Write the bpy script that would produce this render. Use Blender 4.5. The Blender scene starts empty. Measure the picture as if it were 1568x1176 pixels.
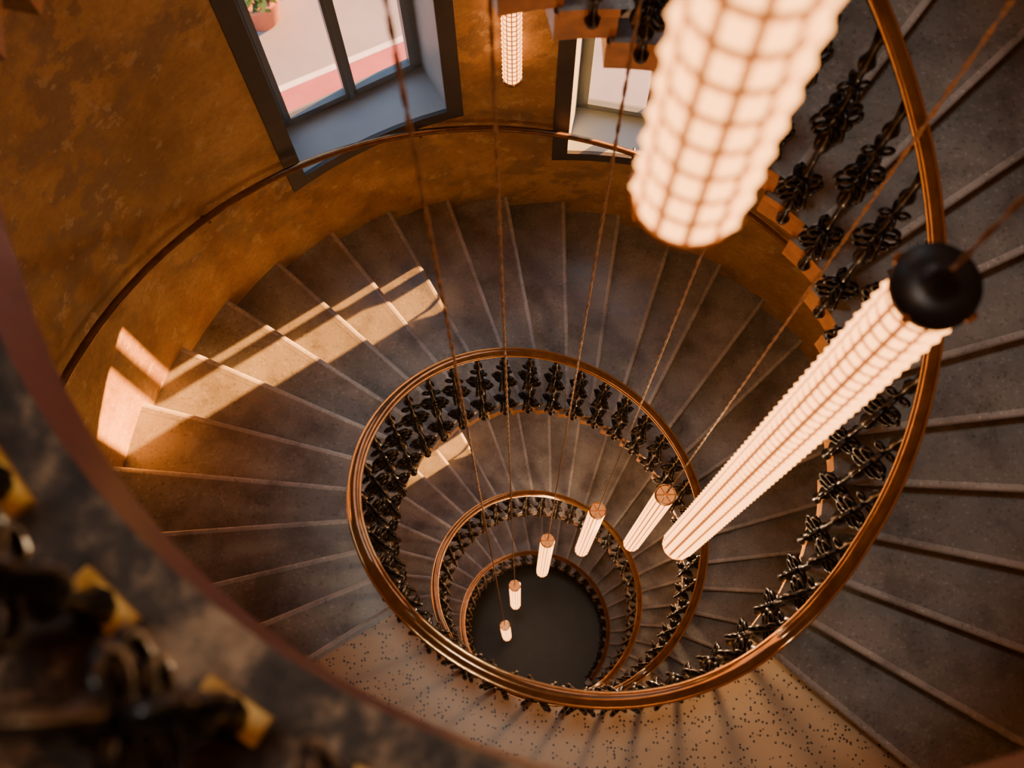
import bpy, math, random
from math import sin, cos, pi, radians as D
from mathutils import Matrix, Vector
random.seed(7)
EX=0.985; AZL=210.8; DL=9.35; ROUT=2.106; Z0=14.584
scene=bpy.context.scene

# ------------------------------------------------------------------ materials
def new_mat(name):
    m=bpy.data.materials.new(name); m.use_nodes=True
    nt=m.node_tree; b=nt.nodes['Principled BSDF']; return m,nt,b
def N(nt,t,**k):
    n=nt.nodes.new(t)
    for a,v in k.items(): setattr(n,a,v)
    return n
def noise(nt,scale,detail=4,rough=.55,co=None):
    n=N(nt,'ShaderNodeTexNoise'); n.inputs['Scale'].default_value=scale
    n.inputs['Detail'].default_value=detail; n.inputs['Roughness'].default_value=rough
    if co: nt.links.new(co,n.inputs['Vector'])
    return n
def ramp(nt,fac,stops):
    r=N(nt,'ShaderNodeValToRGB'); e=r.color_ramp.elements
    e[0].position=stops[0][0]; e[0].color=(*stops[0][1],1)
    e[1].position=stops[-1][0]; e[1].color=(*stops[-1][1],1)
    for p,c in stops[1:-1]:
        x=e.new(p); x.color=(*c,1)
    nt.links.new(fac,r.inputs['Fac']); return r
def mix(nt,fac,a,b,mode='MIX'):
    m=N(nt,'ShaderNodeMix',data_type='RGBA',blend_type=mode)
    if isinstance(fac,float): m.inputs[0].default_value=fac
    else: nt.links.new(fac,m.inputs[0])
    for i,v in ((6,a),(7,b)):
        if isinstance(v,tuple): m.inputs[i].default_value=(*v,1)
        else: nt.links.new(v,m.inputs[i])
    return m.outputs[2]
def bump(nt,b,h,st=.3,dist=.01):
    n=N(nt,'ShaderNodeBump'); n.inputs['Strength'].default_value=st; n.inputs['Distance'].default_value=dist
    nt.links.new(h,n.inputs['Height']); nt.links.new(n.outputs[0],b.inputs['Normal'])
def co(nt): return N(nt,'ShaderNodeTexCoord').outputs['Object']

def m_plaster():
    m,nt,b=new_mat('ochre_plaster'); c=co(nt)
    n1=noise(nt,2.2,6,.65,c); n2=noise(nt,5,8,.72,c); n3=noise(nt,40,4,.6,c)
    r1=ramp(nt,n1.outputs[0],[(.35,(.35,.205,.075)),(.5,(.51,.31,.115)),(.62,(.64,.41,.17))])
    r2=ramp(nt,n2.outputs[0],[(.48,(0,0,0)),(.52,(.8,.8,.8))])
    n4=noise(nt,1.3,5,.6,c)
    r4=ramp(nt,n4.outputs[0],[(.50,(0,0,0)),(.58,(1,1,1))])
    f=mix(nt,1.0,r2.outputs[0],r4.outputs[0],'MULTIPLY')
    c1=mix(nt,f,r1.outputs[0],(.29,.20,.115))
    n6=noise(nt,11,6,.7,c); r6=ramp(nt,n6.outputs[0],[(.58,(0,0,0)),(.62,(.55,.55,.55))])
    c1=mix(nt,r6.outputs[0],c1,(.72,.54,.30))
    r5=ramp(nt,n3.outputs[0],[(.3,(.8,.8,.8)),(.6,(1,1,1))])
    c2=mix(nt,1.0,c1,r5.outputs[0],'MULTIPLY')
    nt.links.new(c2,b.inputs['Base Color']); b.inputs['Roughness'].default_value=.45
    bump(nt,b,n2.outputs[0],.9,.018); return m
def m_stone(name='tread_stone',k=1.0):
    m,nt,b=new_mat(name); c=co(nt)
    n1=noise(nt,1.8,5,.55,c); n2=noise(nt,75,0,.3,c); n3=noise(nt,5,6,.62,c)
    r1=ramp(nt,n1.outputs[0],[(.3,(.20*k,.20*k,.194*k)),(.55,(.29*k,.286*k,.274*k)),(.7,(.37*k,.362*k,.345*k))])
    r2=ramp(nt,n2.outputs[0],[(.22,(.70,.70,.70)),(.32,(1,1,1)),(.70,(1,1,1)),(.80,(1.4,1.4,1.4))])
    r3=ramp(nt,n3.outputs[0],[(.36,(.66,.66,.66)),(.47,(.95,.95,.95)),(.7,(1.12,1.12,1.12))])
    c1=mix(nt,1.0,r1.outputs[0],r2.outputs[0],'MULTIPLY'); c1=mix(nt,1.0,c1,r3.outputs[0],'MULTIPLY')
    nt.links.new(c1,b.inputs['Base Color'])
    rr=ramp(nt,n3.outputs[0],[(.3,(.18,.18,.18)),(.7,(.34,.34,.34))]); nt.links.new(rr.outputs[0],b.inputs['Roughness'])
    return m
def m_terrazzo():
    m,nt,b=new_mat('terrazzo'); c=co(nt)
    v=N(nt,'ShaderNodeTexVoronoi'); v.inputs['Scale'].default_value=74; nt.links.new(c,v.inputs['Vector'])
    n1=noise(nt,2.5,4,.6,c)
    base=ramp(nt,n1.outputs[0],[(.3,(.50,.34,.19)),(.7,(.64,.46,.28))])
    s=N(nt,'ShaderNodeSeparateColor'); nt.links.new(v.outputs['Color'],s.inputs[0])
    a=ramp(nt,s.outputs[0],[(.60,(0,0,0)),(.64,(1,1,1))])
    d=ramp(nt,v.outputs['Distance'],[(.28,(1,1,1)),(.42,(0,0,0))])
    f=mix(nt,1.0,a.outputs[0],d.outputs[0],'MULTIPLY')
    c1=mix(nt,f,base.outputs[0],(.07,.05,.035))
    nt.links.new(c1,b.inputs['Base Color']); b.inputs['Roughness'].default_value=.35; return m
def m_darkmarble():
    m,nt,b=new_mat('dark_mottled_stone'); c=co(nt)
    n1=noise(nt,9,7,.7,c); n2=noise(nt,30,4,.6,c)
    r=ramp(nt,n1.outputs[0],[(.40,(.020,.013,.009)),(.50,(.065,.043,.028)),(.60,(.32,.21,.12))])
    r2=ramp(nt,n2.outputs[0],[(.35,(.5,.5,.5)),(.65,(1.2,1.2,1.2))])
    nt.links.new(mix(nt,1.0,r.outputs[0],r2.outputs[0],'MULTIPLY'),b.inputs['Base Color']); b.inputs['Roughness'].default_value=.7; return m
def m_wood():
    m,nt,b=new_mat('handrail_polished_bronze'); c=co(nt)
    n=noise(nt,14,6,.6,c)
    r=ramp(nt,n.outputs[0],[(.3,(.16,.075,.024)),(.6,(.36,.19,.065))])
    nt.links.new(r.outputs[0],b.inputs['Base Color']); b.inputs['Roughness'].default_value=.13; b.inputs['Metallic'].default_value=.7
    b.inputs['Coat Weight'].default_value=1; b.inputs['Coat Roughness'].default_value=.04; return m
def m_simple(name,col,rough=.5,metal=0.,nscale=20,var=.25,coat=0):
    m,nt,b=new_mat(name); c=co(nt); n=noise(nt,nscale,4,.6,c)
    r=ramp(nt,n.outputs[0],[(.3,tuple(x*(1-var) for x in col)),(.7,tuple(min(1,x*(1+var)) for x in col))])
    nt.links.new(r.outputs[0],b.inputs['Base Color']); b.inputs['Roughness'].default_value=rough
    b.inputs['Metallic'].default_value=metal; b.inputs['Coat Weight'].default_value=coat; return m
def m_emit(name,col,st,base=(.8,.6,.4)):
    m,nt,b=new_mat(name)
    b.inputs['Emission Color'].default_value=(*col,1); b.inputs['Emission Strength'].default_value=st
    b.inputs['Base Color'].default_value=(*base,1); b.inputs['Roughness'].default_value=.3; return m
def m_glass():
    m=bpy.data.materials.new('window_glass'); m.use_nodes=True; nt=m.node_tree; nt.nodes.clear()
    o=N(nt,'ShaderNodeOutputMaterial'); t=N(nt,'ShaderNodeBsdfTransparent'); g=N(nt,'ShaderNodeBsdfGlossy'); g.inputs['Roughness'].default_value=.02
    f=N(nt,'ShaderNodeFresnel'); f.inputs['IOR'].default_value=1.25
    x=N(nt,'ShaderNodeMixShader'); nt.links.new(f.outputs[0],x.inputs[0]); nt.links.new(t.outputs[0],x.inputs[1]); nt.links.new(g.outputs[0],x.inputs[2]); nt.links.new(x.outputs[0],o.inputs[0]); return m

PLASTER=m_plaster(); STONE=m_stone(); STONEE=m_stone('tread_nosing_worn',1.7); TERR=m_terrazzo(); WOOD=m_wood(); DMARB=m_darkmarble()
OCHRE=m_simple('ochre_paint_edge',(.66,.31,.06),.5,0,12,.3)
YEL=m_simple('yellow_base_plate',(.72,.42,.06),.45,0,12,.2)
IRON=m_simple('black_cast_iron',(.015,.014,.014),.36,.6,60,.3,.3)
BRASS=m_simple('aged_brass',(.90,.60,.26),.15,.97,30,.1)
CABLE=m_simple('twisted_textile_cable',(.46,.32,.21),.5,.2,90,.4)
CAPM=m_simple('lamp_cap_dark',(.03,.025,.022),.4,.6,20,.3)
SHADE=m_emit('lamp_prism_glass',(1,.38,.095),6.5)
SHADEG=m_emit('lamp_glass_joint',(1,.30,.06),.6,(.4,.2,.1))
FRAME=m_simple('window_frame_paint',(.15,.185,.21),.4,0,8,.08)
SILL=m_simple('window_reveal_paint',(.36,.43,.48),.5,0,3,.08)
TRIM=m_simple('window_surround_slate',(.060,.060,.066),.5,0,8,.15)
GLASS=m_glass()
WALLRAIL=m_simple('wall_rail_bronze',(.26,.15,.075),.26,.9,20,.3)
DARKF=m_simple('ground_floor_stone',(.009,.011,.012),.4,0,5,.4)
CEIL=m_simple('ceiling_plaster',(.25,.2,.15),.8,0,3,.15)
PAVE=m_simple('street_asphalt',(.30,.29,.31),.85,0,1.2,.1)
REDL=m_simple('red_cycle_lane',(.42,.12,.13),.85,0,2,.12)
WHITE=m_simple('white_road_paint',(.75,.73,.72),.8,0,4,.1)
TERRA=m_simple('terracotta',(.45,.17,.10),.8,0,8,.15)
LEAF=m_simple('plant_leaves',(.05,.12,.035),.6,0,6,.4)
MAROON=m_simple('maroon_edge_paint',(.11,.012,.020),.4,0,10,.2)

# ------------------------------------------------------------------ mesh builder
class MB:
    def __init__(s): s.v=[];s.f=[];s.m=[];s.sm=[];s.mats=[]
    def mi(s,mat):
        if mat not in s.mats: s.mats.append(mat)
        return s.mats.index(mat)
    def quad(s,a,b,c,d,mat,smooth=False):
        i=len(s.v); s.v+= [a,b,c,d]; s.f.append((i,i+1,i+2,i+3)); s.m.append(s.mi(mat)); s.sm.append(smooth)
    def grid(s,rows,mat,close_u=False,close_v=False,smooth=True):
        i0=len(s.v); nr=len(rows); nc=len(rows[0])
        for r in rows: s.v+=r
        k=s.mi(mat)
        for a in range(nr if close_v else nr-1):
            for b in range(nc if close_u else nc-1):
                a2=(a+1)%nr; b2=(b+1)%nc
                s.f.append((i0+a*nc+b,i0+a*nc+b2,i0+a2*nc+b2,i0+a2*nc+b)); s.m.append(k); s.sm.append(smooth)
    def poly(s,pts,mat,smooth=False):
        i=len(s.v); s.v+=pts; s.f.append(tuple(range(i,i+len(pts)))); s.m.append(s.mi(mat)); s.sm.append(smooth)
    def box(s,o,ax,ay,az,mat):
        o=Vector(o);ax=Vector(ax);ay=Vector(ay);az=Vector(az)
        P=lambda i,j,k:tuple(o+ax*i+ay*j+az*k)
        for q in (((0,0,0),(0,1,0),(1,1,0),(1,0,0)),((0,0,1),(1,0,1),(1,1,1),(0,1,1)),((0,0,0),(1,0,0),(1,0,1),(0,0,1)),
                  ((0,1,0),(0,1,1),(1,1,1),(1,1,0)),((0,0,0),(0,0,1),(0,1,1),(0,1,0)),((1,0,0),(1,1,0),(1,1,1),(1,0,1))):
            s.quad(*[P(*a) for a in q],mat)
    def revolve(s,cx,cy,prof,mat,n=16,smooth=True):
        s.grid([[(cx+r*cos(2*pi*i/n),cy+r*sin(2*pi*i/n),z) for i in range(n)] for r,z in prof],mat,close_u=True,smooth=smooth)
    def tube(s,pts,r,mat,n=8,closed=False):
        rows=[]; m=len(pts)
        for i,p in enumerate(pts):
            p=Vector(p); a=Vector(pts[(i+1)%m] if (closed or i<m-1) else pts[i]); b=Vector(pts[i-1] if (closed or i>0) else pts[i])
            t=(a-b).normalized(); u=t.cross(Vector((0,0,1)))
            if u.length<.01: u=Vector((1,0,0))
            u.normalize(); w=t.cross(u)
            rows.append([tuple(p+u*(r*cos(2*pi*k/n))+w*(r*sin(2*pi*k/n))) for k in range(n)])
        s.grid(rows,mat,close_u=True,close_v=closed)
    def add(s,o,M=None,f=None):
        i0=len(s.v)
        s.v+= [f(p) for p in o.v] if f else ([tuple(M@Vector(p)) for p in o.v] if M else o.v)
        mm=[s.mi(x) for x in o.mats]
        s.f+=[tuple(a+i0 for a in fc) for fc in o.f]; s.m+=[mm[k] for k in o.m]; s.sm+=o.sm
    def obj(s,name,parent=None,merge=False):
        me=bpy.data.meshes.new(name); me.from_pydata(s.v,[],s.f)
        for x in s.mats: me.materials.append(x)
        me.polygons.foreach_set('material_index',s.m); me.polygons.foreach_set('use_smooth',s.sm)
        me.update()
        import bmesh
        bm=bmesh.new(); bm.from_mesh(me)
        if merge: bmesh.ops.remove_doubles(bm,verts=bm.verts,dist=1e-5)
        bmesh.ops.recalc_face_normals(bm,faces=bm.faces); bm.to_mesh(me); bm.free()
        ob=bpy.data.objects.new(name,me); scene.collection.objects.link(ob)
        if parent: ob.parent=parent
        return ob
def empty(name):
    e=bpy.data.objects.new(name,None); scene.collection.objects.link(e); return e

# ------------------------------------------------------------------ stair geometry
LT=Z0-.45
FL={-1:(-360.0,27,Z0+3.15,LT), 0:(37.4,23,LT,10.8), 1:(360.0,27,10.8,7.2), 2:(720.,27,7.2,3.6), 3:(1080.,27,3.6,0.)}
def zt(t):
    for n in (-1,0,1,2,3):
        ts,nt_,za,zb=FL[n]; te=ts+nt_*DL; r=(za-zb)/(nt_+1)
        if t<ts: return za
        if t<te: return za-r*(t-ts)/DL
    return 0.
def ztn(t):
    for n in (-1,0,1,2,3):
        ts,nt_,za,zb=FL[n]; te=ts+nt_*DL; r=(za-zb)/(nt_)
        if t<ts: return za
        if t<te: return za-r*(t-ts)/DL
    return 0.
def ss(t,a,b):
    x=min(1,max(0,(t-a)/(b-a))); return 1-x*x*(3-2*x)
def bmp(t): return .16*math.exp(-((t-58)/24)**2) if 0<t<200 else 0
def flare(t): return .073*ss(t,45,135)+bmp(t)
def rflare(t): return .17*ss(t,35,135)+bmp(t)
def P(R,t,z):
    a=D(AZL-t); return (R*cos(a),R*EX*sin(a),z)
def wedge(mb,t0,t1,R0,R1,z0,z1,top,bot,inner,front,n=2):
    ts=[t0+(t1-t0)*i/n for i in range(n+1)]
    r0=(R0 if callable(R0) else (lambda t:R0))
    for a,b in zip(ts,ts[1:]):
        mb.quad(P(r0(a),a,z1),P(r0(b),b,z1),P(R1,b,z1),P(R1,a,z1),top)
        mb.quad(P(r0(a),a,z0),P(R1,a,z0),P(R1,b,z0),P(r0(b),b,z0),bot)
        mb.quad(P(r0(a),a,z0),P(r0(b),b,z0),P(r0(b),b,z1),P(r0(a),a,z1),inner)
        mb.quad(P(R1,a,z0),P(R1,a,z1),P(R1,b,z1),P(R1,b,z0),bot)
    for t in (t0,t1): mb.quad(P(r0(t),t,z0),P(R1,t,z0),P(R1,t,z1),P(r0(t),t,z1),front)
def nosing(mb,t,Ra,Rb,z,th,over,mat):
    prof=[(over*.45,.0006),(over*.82,.0006),(over*.95,-th*.10),(over,-th*.3),(over,-th*.8),(over*.95,-th),(0,-th)]
    rows=[]
    for i in range(5):
        R=Ra+(Rb-Ra)*i/4; rows.append([P(R,t+math.degrees(d/R),z+h) for d,h in prof])
    mb.grid(rows,mat); mb.poly(rows[0],mat)
    rows=[[P(R,t+math.degrees(d/R),z+.0003) for d in (-.002,over*.46)] for R in (Ra,(Ra+Rb)/2,Rb)]
    mb.grid(rows,STONE,smooth=False)

stair=empty('spiral_staircase')
names={-1:'flight_upper_storey',0:'flight_fourth_storey',1:'flight_third_storey',2:'flight_second_storey',3:'flight_first_storey'}
RI=.832
for n,(ts,k,za,zb) in FL.items():
    mb=MB(); r=(za-zb)/(k+1)
    for j in range(1,k+1):
        t0=ts+(j-1)*DL; t1=t0+DL; z=za-r*j
        fr=lambda t:RI-.018+flare(t)
        fb=lambda t:RI+flare(t)
        wedge(mb,t0-1.0,t1,fr,ROUT+.003,z-.034,z,STONE,STONE,OCHRE,STONE,3)
        nosing(mb,t1,fr(t1),ROUT+.003,z,.034,.042,STONEE)
        wedge(mb,t0-1.5,t1,fb,ROUT+.003,z-.148,z-.034,STONE,OCHRE,OCHRE,STONE,3)
    mb.obj(names[n],stair)
LN=[(-107.55,37.4,LT),(252.45,360.,10.8),(612.45,720.,7.2),(972.45,1080,3.6)]
for i,(a,b,z) in enumerate(LN):
    mb=MB(); add=(lambda t:.855+flare(t)) if i else (lambda t:.905+(bmp(t) if t>15 else 0))
    wedge(mb,a-.4,b,lambda t:add(t)-.02*(i>0),ROUT+.003,z-.04,z,TERR if i else DMARB,OCHRE,STONE if i else MAROON,STONE,40)
    nosing(mb,b,add(b)-.02,ROUT+.003,z,.04,.034,STONEE)
    wedge(mb,a,b,add,ROUT+.003,z-(.23 if i else .16),z-.04,STONE,OCHRE,OCHRE if i else MAROON,STONE,40)
    mb.obj('landing_%d'%(4-i),stair)
mb=MB(); wedge(mb,-467,-360,.98,ROUT+.003,Z0+2.92,Z0+3.15,TERR,OCHRE,OCHRE,STONE,30); mb.obj('landing_5',stair)

# ------------------------------------------------------------------ railing
railing=empty('stair_railing')
def railz(t):
    z=(ztn(t)+ztn(t-12)+ztn(t+12))/3
    return z+1.077-.043*sin(D(t))+.107*cos(D(t))
def RR(t): return .806+rflare(t)
mb=MB()
prof=[(-.014,0),(-.018,.010),(-.016,.022),(-.008,.030),(0,.032),(.008,.030),(.016,.022),(.018,.010),(.014,0),(.011,-.006),(.011,-.016),(-.011,-.016),(-.011,-.006)]
rows=[]
t=-360.
while t<=1334:
    z=railz(t); rows.append([P(RR(t)+x,t,z+y-.02) for x,y in prof]); t+=3
mb.grid(rows,WOOD,close_u=True)
mb.poly(rows[0],WOOD); mb.poly(rows[-1],WOOD)
for dx in (-.020,.020):
    mb.tube([P(RR(tt)+dx,tt,railz(tt)-.006) for tt in range(-360,1335,3)],.0055,BRASS,6)
mb.obj('handrail',railing)

def baluster():
    b=MB()
    pr=[(.0,0),(.017,0),(.019,.02),(.010,.035),(.010,.09),(.020,.105),(.022,.125),(.012,.145),(.008,.17),(.008,.30),(.016,.32),(.008,.34),(.008,.44),(.018,.46),(.023,.485),(.023,.51),(.018,.535),(.008,.56),(.008,.66),(.015,.68),(.008,.70),(.008,.83),(.014,.85),(.020,.875),(.012,.90),(.009,.92),(.012,.96),(.016,1.0),(0,1.0)]
    b.revolve(0,0,pr,IRON,8)
    def torus(c,R,r,ang,n=10,m=5):
        u=Vector((cos(ang),sin(ang),0)); w=Vector((0,0,1)); nrm=u.cross(w); rows=[]
        for i in range(n):
            p=Vector(c)+u*(R*cos(2*pi*i/n))+w*(R*1.15*sin(2*pi*i/n))
            d=u*cos(2*pi*i/n)+w*sin(2*pi*i/n)
            rows.append([tuple(p+d*(r*cos(2*pi*k/m))+nrm*(r*sin(2*pi*k/m))) for k in range(m)])
        b.grid(rows,IRON,close_u=True,close_v=True)
    for zc in (.225,.615,.77):
        for a in range(4):
            an=a*pi/2+pi/4
            if zc==.77:
                torus((cos(an)*.020,sin(an)*.020,zc),.014,.005,an); continue
            for dz in (-.042,.0,.042):
                rr=.021 if dz else .026
                q=.030 if dz==0 else .022
                torus((cos(an)*q,sin(an)*q,zc+dz),rr,.0066,an)
    return b
BAL=baluster()
def place_bal(mb,t,zb,bracket=True):
    zt_=railz(t)-.03; h=zt_-zb; R=RR(t); s=1.12
    a=D(AZL-t); x,y,_=P(R,t,0)
    mb.add(BAL,f=lambda p:(x+s*(cos(a)*p[0]-sin(a)*p[1]), y+s*(sin(a)*p[0]+cos(a)*p[1]), zb+p[2]*h))
    q=Vector(P(R,t,zb+.01)); rad=Vector((cos(a),sin(a),0)); tan=Vector((-sin(a),cos(a),0))
    if bracket: mb.box(q-tan*.012-Vector((0,0,.02)),rad*.055,tan*.024,Vector((0,0,.03)),IRON)
    else: mb.box(q-tan*.036-rad*.020-Vector((0,0,.01)),rad*.030,tan*.072,Vector((0,0,.014)),YEL)
for n,(ts,k,za,zb) in FL.items():
    mb=MB(); r=(za-zb)/(k+1)
    for j in range(1,k+1):
        t=ts+(j-.5)*DL; on=RR(t)>RI+flare(t)
        place_bal(mb,t,za-r*j-(0 if on else .055),not on)
    mb.obj('balusters_'+names[n],railing)
for i,(a,b,z) in enumerate(LN):
    mb=MB(); c=int((b-a)/DL)
    for j in range(c): place_bal(mb,a+(j+.5)*(b-a)/c,z-(.06 if i else 0),i>0)
    mb.obj('balusters_landing_%d'%(4-i),railing)

mb=MB()
for n in (0,1,2,3):
    ts,k,za,zb=FL[n]; te=ts+k*DL
    tt=[ts-6+i*3 for i in range(int((te-ts+12)/3)+1)]
    mb.tube([P(ROUT-.06,t,zt(t)+.917) for t in tt],.017,WALLRAIL,8)
    q=ts+8
    while q<te:
        z=zt(q)+.90
        mb.tube([P(ROUT-.06,q,z),P(ROUT-.055,q,z-.035),P(ROUT-.02,q,z-.05),P(ROUT+.01,q,z-.05)],.008,WALLRAIL,6); q+=31
mb.obj('wall_handrail')

# ------------------------------------------------------------------ wall with windows
wins=[]
for base in (Z0-.18,10.8,7.2,3.6):
    wins.append((105.5,126.4,base-.43,base-.43+1.88))
    wins.append((66.5,88.5,base-1.03,base-1.03+1.7))
ZTOP=20.1
azs=set(float(a) for a in range(0,360,4)); zs={-.0,ZTOP}
for a0,a1,z0,z1 in wins:
    azs|={a0,a1}; zs|={z0,z1}
azs=sorted(azs); zs=sorted(zs)
def PW(R,az,z): a=D(az); return (R*cos(a),R*EX*sin(a),z)
mb=MB()
for i,a in enumerate(azs):
    b=azs[(i+1)%len(azs)]; b2=b if b>a else b+360
    for z,zz in zip(zs,zs[1:]):
        am=(a+b2)/2; zm=(z+zz)/2
        if any(w[0]<am<w[1] and w[2]<zm<w[3] for w in wins): continue
        mb.quad(PW(ROUT,a,z),PW(ROUT,b2,z),PW(ROUT,b2,zz),PW(ROUT,a,zz),PLASTER,True)
mb.obj('wall_round',merge=True)
for wi,(a0,a1,z0,z1) in enumerate(wins):
    e=empty('window_%d'%(wi+1))
    am=D((a0+a1)/2); n=Vector((cos(am),sin(am),0)); tn=Vector((sin(am),-cos(am),0))
    pl=ROUT*cos(D((a1-a0)/2))+.24
    L=Vector(PW(ROUT,a1,0)); R_=Vector(PW(ROUT,a0,0))
    la=L.dot(tn)+.005; ra=R_.dot(tn)-.005
    def Q(s,d,z): v=tn*s+n*d; return (v.x,v.y,z)
    mb=MB(); ks=[a1+(a0-a1)*i/6 for i in range(7)]
    for a,b in zip(ks,ks[1:]):
        for z in (z0,z1):
            pa=PW(ROUT,a,z); pb=PW(ROUT,b,z); sa=la+(ra-la)*(a1-a)/(a1-a0); sb=la+(ra-la)*(a1-b)/(a1-a0)
            mb.quad(pa,pb,Q(sb,pl+.04,z),Q(sa,pl+.04,z),SILL)
    mb.quad(PW(ROUT,a1,z0),Q(la,pl+.04,z0),Q(la,pl+.04,z1),PW(ROUT,a1,z1),SILL)
    mb.quad(PW(ROUT,a0,z0),Q(ra,pl+.04,z0),Q(ra,pl+.04,z1),PW(ROUT,a0,z1),SILL)
    mb.obj('reveal_and_sill',e)
    mb=MB(); dA=2.2; th=.018
    def trimseg(aa,ab,za,zb_):
        kk=[aa+(ab-aa)*i/6 for i in range(7)]
        for a,b in zip(kk,kk[1:]):
            o=[PW(ROUT-th,a,za),PW(ROUT-th,b,za),PW(ROUT-th,b,zb_),PW(ROUT-th,a,zb_)]
            i_=[PW(ROUT+.002,a,za),PW(ROUT+.002,b,za),PW(ROUT+.002,b,zb_),PW(ROUT+.002,a,zb_)]
            mb.quad(*o,TRIM); mb.quad(o[0],o[1],i_[1],i_[0],TRIM); mb.quad(o[3],o[2],i_[2],i_[3],TRIM)
        for a in (aa,ab): mb.quad(PW(ROUT-th,a,za),PW(ROUT+.002,a,za),PW(ROUT+.002,a,zb_),PW(ROUT-th,a,zb_),TRIM)
    trimseg(a0-dA,a0,z0-.075,z1+.075); trimseg(a1,a1+dA,z0-.075,z1+.075); trimseg(a0,a1,z0-.075,z0); trimseg(a0,a1,z1,z1+.075)
    mb.obj('surround_trim',e)
    mb=MB()
    def bar(s0,s1,za,zb_,d0,d1): mb.box(Q(s0,pl+d0,za),tn*(s1-s0),n*(d1-d0),Vector((0,0,zb_-za)),FRAME)
    w=.03
    bar(la,la+w,z0,z1,0,.05);bar(ra-w,ra,z0,z1,0,.05);bar(la,ra,z0,z0+w,0,.05);bar(la,ra,z1-w,z1,0,.05)
    mid=(la+ra)/2
    for s0,s1 in ((la+w,mid),(mid,ra-w)):
        q=.028
        bar(s0,s0+q,z0+w,z1-w,-.010,.030);bar(s1-q,s1,z0+w,z1-w,-.010,.030);bar(s0,s1,z0+w,z0+w+q+.01,-.010,.030);bar(s0,s1,z1-w-q,z1-w,-.010,.030)
    bar(mid-.012,mid+.012,z0+w,z1-w,-.020,.0)
    mb.box(Q(mid-.01,pl-.045,z0+.9),tn*.02,n*.03,Vector((0,0,.11)),BRASS)
    mb.obj('casement_frame',e)
    mb=MB(); mb.quad(Q(la,pl+.02,z0),Q(ra,pl+.02,z0),Q(ra,pl+.02,z1),Q(la,pl+.02,z1),GLASS); mb.obj('glass_pane',e)

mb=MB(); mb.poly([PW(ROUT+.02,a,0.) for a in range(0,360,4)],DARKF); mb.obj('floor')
mb=MB(); mb.poly([PW(ROUT+.5,a,ZTOP) for a in range(0,360,4)],CEIL); mb.obj('ceiling')

# ------------------------------------------------------------------ lamps
def shade(mb,cx,cy,zb,zt_,r,cols=12,row=.036):
    k=max(3,round((zt_-zb)/row)); dz=(zt_-zb)/k
    mb.revolve(cx,cy,[(r*.93,zb),(r*.93,zt_)],SHADEG,cols*2)
    for c in range(cols):
        a0=2*pi*(c+.14)/cols; a1=2*pi*(c+.86)/cols; ams=(a0,(a0+a1)/2,a1)
        for j in range(k):
            za=zb+dz*(j+.14); zz=zb+dz*(j+.86); rows=[]
            for hv,z in ((0,za),(1,(za+zz)/2),(0,zz)):
                rows.append([(cx+cos(a)*r*(.95+.12*sv*hv), cy+sin(a)*r*(.95+.12*sv*hv), z) for a,sv in zip(ams,(0,1,0))])
            mb.grid(rows,SHADE)
def pendant_fill(name,x,y,z,e,par):  # extra point light added below a pendant's shade to brighten the treads
    l=bpy.data.lights.new(name,'POINT'); l.energy=e; l.color=(1,.64,.34); l.shadow_soft_size=.05
    o=bpy.data.objects.new(name,l); scene.collection.objects.link(o); o.location=(x,y,z); o.parent=par
def pendant(cx,cy,hb,ht,r=.052,disc=False,e=30):
    zb=15.212-hb; zt_=15.212-ht
    mb=MB(); shade(mb,cx,cy,zb,zt_,r,11 if disc else 12,.046)
    mb.revolve(cx,cy,[(r*.9,zb-.004),(r*1.0,zb-.006),(r*1.04,zb),(r*1.0,zb+.006)],BRASS,28)
    mb.revolve(cx,cy,[(.001,zb+.006),(r*.95,zb+.006)],SHADEG,28)
    if disc:
        mb.revolve(cx,cy,[(r*1.02,zt_-.012),(r*1.10,zt_-.012),(r*1.13,zt_+.0),(r*1.10,zt_+.014),(r*.6,zt_+.018),(.018,zt_+.024),(.012,zt_+.05),(.004,zt_+.07)],CAPM,28)
        for i in range(4):
            a=pi/4+i*pi/2; mb.revolve(cx+cos(a)*r*1.13,cy+sin(a)*r*1.13,[(.0,zt_-.012),(.007,zt_-.01),(.008,zt_+.004),(.0,zt_+.012)],BRASS,8)
    else:
        mb.revolve(cx,cy,[(r*.9,zt_-.006),(r*1.07,zt_-.006),(r*1.09,zt_+.004),(r*1.05,zt_+.012),(r*.9,zt_+.01),(r*.9,zt_-.006)],BRASS,28)
        mb.revolve(cx,cy,[(.001,zt_-.02),(r*.93,zt_-.02)],SHADEG,28)
        for i in range(3):
            a=i*pi/3; u=Vector((cos(a),sin(a),0)); v=Vector((-sin(a),cos(a),0))
            mb.box(Vector((cx,cy,zt_))-u*r-v*.002,u*2*r,v*.004,Vector((0,0,.006)),BRASS)
        mb.revolve(cx,cy,[(.0,zt_),(.012,zt_),(.012,zt_+.03),(.004,zt_+.07)],BRASS,12)
    for ph in (0,pi):
        pts=[]; z=zt_+.06; s=.025
        while z<ZTOP:
            a=ph+z*2*pi/.16; pts.append((cx+.0026*cos(a),cy+.0026*sin(a),z)); z+=s
        pts.append((cx,cy,ZTOP)); mb.tube(pts,.0026,CABLE,6)
    mb.revolve(cx,cy,[(.05,ZTOP-.001),(.05,ZTOP-.02),(.004,ZTOP-.05)],CAPM,16)
    ob=mb.obj('pendant_lamp')
    if e: pendant_fill('pendant_fill_light',cx,cy,zb-.08,e,ob)
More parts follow.
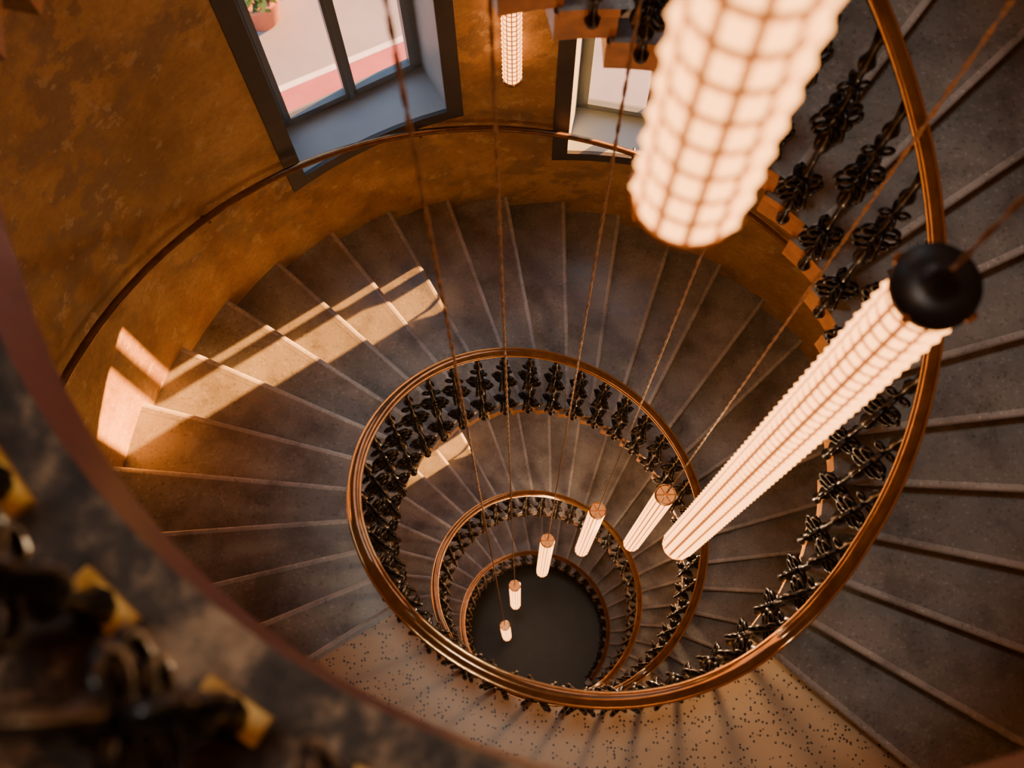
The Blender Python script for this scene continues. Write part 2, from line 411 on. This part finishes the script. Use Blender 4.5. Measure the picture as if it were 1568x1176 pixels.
for L in ((-.096,-.319,1.0,-1.0,.056,True,0),(.336,-.234,4.2,1.5,.058,True,26),(.493,.206,7.4,5.6,.052,False,24),(.256,.381,9.0,7.1,.052,False,20),(-.029,.406,10.7,8.6,.052,False,14),(-.294,.269,12.7,10.6,.052,False,2),(-.414,.016,14.4,12.3,.052,False,0)):
    pendant(*L)
for base in (Z0-.18,10.8,7.2,3.6):
    mb=MB(); az=96.8; x,y,_=PW(ROUT-.085,az,0); z=base-.12; shade(mb,x,y,z,z+.56,.045,12,.036)
    for zz in (z-.012,z+.56): mb.revolve(x,y,[(0,zz),(.048,zz),(.048,zz+.012),(0,zz+.012)],BRASS,20)
    a=D(az); rad=Vector((cos(a),sin(a),0)); tan=Vector((-sin(a),cos(a),0))
    for zz in (z-.01,z+.56): mb.box(Vector((x,y,zz))-tan*.012,rad*.085,tan*.024,Vector((0,0,.01)),BRASS)
    mb.box(Vector((x,y,z+.02))-tan*.03+rad*.065,rad*.018,tan*.06,Vector((0,0,.5)),BRASS)
    mb.obj('wall_sconce')

# ------------------------------------------------------------------ outside
mb=MB()
mb.quad((-40,-40,-.06),(40,-40,-.06),(40,60,-.06),(-40,60,-.06),PAVE); mb.obj('street_pavement')
dr=Vector((.914,.406,0)); nn=Vector((-.406,.914,0)); o=Vector((-3.72,8.40,-.05))
m=MB()
def strip(off,w,mat,z):
    p=o+nn*off+Vector((0,0,z)); m.box(p-dr*25,dr*50,nn*w,Vector((0,0,.006)),mat)
strip(-1.0,1.0,REDL,0); strip(-.02,.1,WHITE,.004); strip(-.55,.08,WHITE,.007); m.obj('cycle_lane')
mb=MB(); px,py=-4.08,9.72; k=1.6
mb.revolve(px,py,[(0,-.05),(.17*k,-.05),(.24*k,.36*k),(.27*k,.36*k),(.27*k,.42*k),(.23*k,.42*k),(.22*k,.36*k),(0,.35*k)],TERRA,24)
for i in range(260):
    a=random.uniform(0,2*pi); el=random.uniform(.0,1.4); rr=random.uniform(.12,.36)*k
    c=Vector((px+cos(a)*cos(el)*rr,py+sin(a)*cos(el)*rr,.42*k+sin(el)*rr*1.0)); d=Vector((cos(a+random.uniform(-1,1)),sin(a),random.uniform(-.2,.8))).normalized()*.12; s=d.cross(Vector((0,0,1))).normalized()*.045
    mb.poly([tuple(c-d),tuple(c+s),tuple(c+d),tuple(c-s)],LEAF)
mb.obj('potted_plant')

# ------------------------------------------------------------------ light
sun=bpy.data.lights.new('sun','SUN'); sun.energy=60; sun.angle=D(.5); sun.color=(1,.37,.07)
so=bpy.data.objects.new('sun',sun); scene.collection.objects.link(so)
d=Vector((-.845,-.535,-.255)).normalized(); so.rotation_euler=d.to_track_quat('-Z','Y').to_euler()
tl=bpy.data.lights.new('stairwell_overhead_fill','AREA'); tl.shape='DISK'; tl.size=.8; tl.energy=125; tl.color=(1,.93,.83)  # unseen area light added overhead to lift the dark stairwell
to=bpy.data.objects.new('stairwell_overhead_fill',tl); scene.collection.objects.link(to); to.location=(-.42,-.1,ZTOP-.1)
w=bpy.data.worlds.new('sky'); scene.world=w; w.use_nodes=True; nt=w.node_tree
bg=nt.nodes['Background']; g=N(nt,'ShaderNodeTexCoord'); sp=N(nt,'ShaderNodeSeparateXYZ'); nt.links.new(g.outputs['Generated'],sp.inputs[0])
r=ramp(nt,sp.outputs[2],[(.0,(.62,.66,.72)),(.6,(.42,.56,.75))]); nt.links.new(r.outputs[0],bg.inputs[0]); bg.inputs[1].default_value=2.4

# ------------------------------------------------------------------ camera
cd=bpy.data.cameras.new('camera'); cam=bpy.data.objects.new('camera',cd); scene.collection.objects.link(cam)
cd.lens=39.1; cd.sensor_width=36; cd.clip_start=.02
cam.matrix_world=Matrix.Translation((-.274,-.794,15.212))@Matrix.Rotation(D(16.01),4,'X')@Matrix.Rotation(D(-1.384),4,'Z')
cd.dof.use_dof=True; cd.dof.focus_distance=5.4; cd.dof.aperture_fstop=3.2
scene.camera=cam
